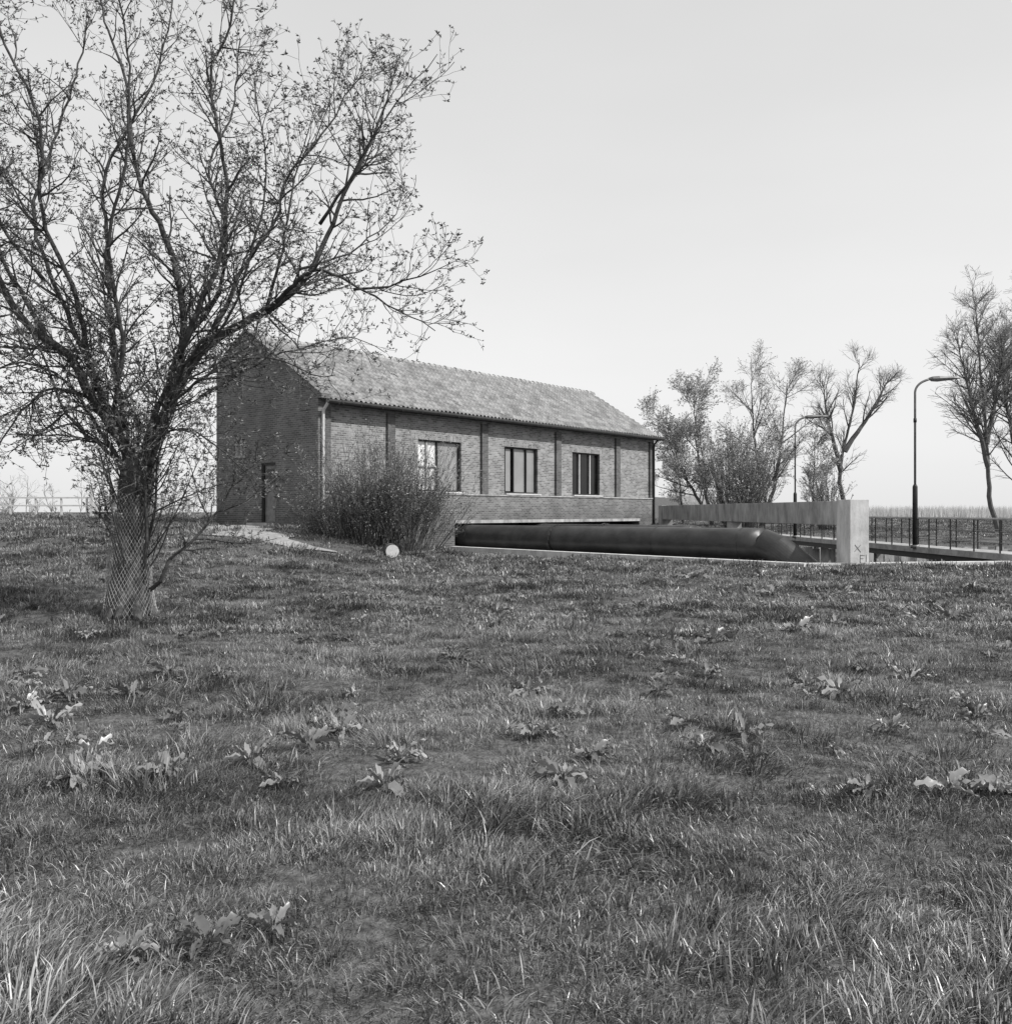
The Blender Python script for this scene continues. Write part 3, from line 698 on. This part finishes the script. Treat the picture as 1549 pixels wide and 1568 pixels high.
D=[(-3.55,7.6,1.1),(-3.35,6.9,1.1),(-3.75,7.3,.9),(-3.1,7.7,.9),(-1.35,7.2,1.0),(-.5,9.6,1),(-.15,14.2,1.2),(-2.6,15.8,1.1),(1.3,6.1,.8),(2.75,7.7,1.1),(6.6,13.9,1.3),(6.3,17.5,1.5),(-2.35,5.2,1.0),(-1.05,3.3,.7),(-.85,3.4,.55),(-1.3,3.2,.6),
 (2.45,11.3,1.2),(6.0,22,1.7),(4.1,21,1.8),(3.6,9.4,1),(3.7,11.9,1.3),(-3.6,11.6,1),(3.7,8.6,1),(7.0,15,1.4),(.45,7.2,.8),(6.4,10.6,1.2),(5.9,14.2,1.3),(5.0,17.5,1.5),(-.9,14.6,1.1),(.3,6.6,.7),(-2.2,10,.8),(1.5,8.7,.8),(8.2,15.2,1.4),(9.5,19,1.6),(2.0,5.2,.7),(2.6,11.6,1.1),(5.7,16.8,1.4),(6.9,17.1,1.4),(4.4,21.3,1.6)]
for _ in range(230):
    Y=R(5,25); X=R(-.55,.6)*Y; D.append((X,Y,R(.35,.95)))
D=[q for q in D if ok(q[0],q[1])]
dpt=[(x,y,base_h(x,y)+.04) for x,y,s in D]
scatter('dock_plants',dpt,[(0,0,R(0,6.28)) for _ in D],[q[2] for q in D],[random.randrange(8) for _ in D],dp)

# ------------------------------------------------------------ light
sun_dir=Vector((.90,-.38,0)).normalized(); el=math.radians(46)
az=math.atan2(sun_dir.x,sun_dir.y)
to=Vector((sun_dir.x*math.cos(el),sun_dir.y*math.cos(el),math.sin(el)))
sd=bpy.data.lights.new('sun','SUN'); sd.energy=4.7; sd.angle=math.radians(.6); sd.color=(1,.99,.975)
so=bpy.data.objects.new('sun',sd); scene.collection.objects.link(so); so.rotation_euler=to.to_track_quat('Z','Y').to_euler(); so.location=(20,-5,30)
w=bpy.data.worlds.new('World'); scene.world=w; w.use_nodes=True; N=w.node_tree.nodes; L=w.node_tree.links; N.clear()
out=N.new('ShaderNodeOutputWorld'); bg=N.new('ShaderNodeBackground'); bg.inputs['Strength'].default_value=.145
sk=N.new('ShaderNodeTexSky'); sk.sky_type='NISHITA'; sk.sun_disc=False; sk.sun_elevation=el; sk.sun_rotation=az; sk.air_density=1.2; sk.dust_density=3
bw=N.new('ShaderNodeRGBToBW'); L.new(sk.outputs[0],bw.inputs[0])
mx=N.new('ShaderNodeMapRange'); mx.inputs[1].default_value=0; mx.inputs[2].default_value=12; mx.inputs[3].default_value=4.9; mx.inputs[4].default_value=6.8
L.new(bw.outputs[0],mx.inputs[0])
tc=N.new('ShaderNodeTexCoord'); mp=N.new('ShaderNodeMapping'); mp.inputs['Scale'].default_value=(1,1,3); L.new(tc.outputs['Generated'],mp.inputs[0])
nz=N.new('ShaderNodeTexNoise'); nz.inputs['Scale'].default_value=1.6; nz.inputs['Detail'].default_value=4; L.new(mp.outputs[0],nz.inputs['Vector'])
m2=N.new('ShaderNodeMapRange'); m2.inputs[3].default_value=.9; m2.inputs[4].default_value=1.1; L.new(nz.outputs['Fac'],m2.inputs[0])
mu=N.new('ShaderNodeMath'); mu.operation='MULTIPLY'; L.new(mx.outputs[0],mu.inputs[0]); L.new(m2.outputs[0],mu.inputs[1])
sx=N.new('ShaderNodeSeparateXYZ'); L.new(tc.outputs['Generated'],sx.inputs[0])
hz=N.new('ShaderNodeMapRange'); hz.inputs[1].default_value=0; hz.inputs[2].default_value=.6; hz.inputs[3].default_value=1.12; hz.inputs[4].default_value=.93; hz.interpolation_type='SMOOTHSTEP'; L.new(sx.outputs[2],hz.inputs[0])
mu2=N.new('ShaderNodeMath'); mu2.operation='MULTIPLY'; L.new(mu.outputs[0],mu2.inputs[0]); L.new(hz.outputs[0],mu2.inputs[1])
L.new(mu2.outputs[0],bg.inputs[0]); L.new(bg.outputs[0],out.inputs[0])

cd=bpy.data.cameras.new('camera'); cam=bpy.data.objects.new('camera',cd); scene.collection.objects.link(cam)
cam.location=(0,0,CAMZ); cam.rotation_euler=(math.radians(90),0,0); cd.sensor_fit='HORIZONTAL'; cd.sensor_width=36; cd.lens=33.33; cd.clip_end=6000; cd.clip_start=.05
scene.camera=cam
scene.view_settings.view_transform='Standard'; scene.view_settings.look='None'; scene.view_settings.exposure=0
print('grass pts',len(pts))
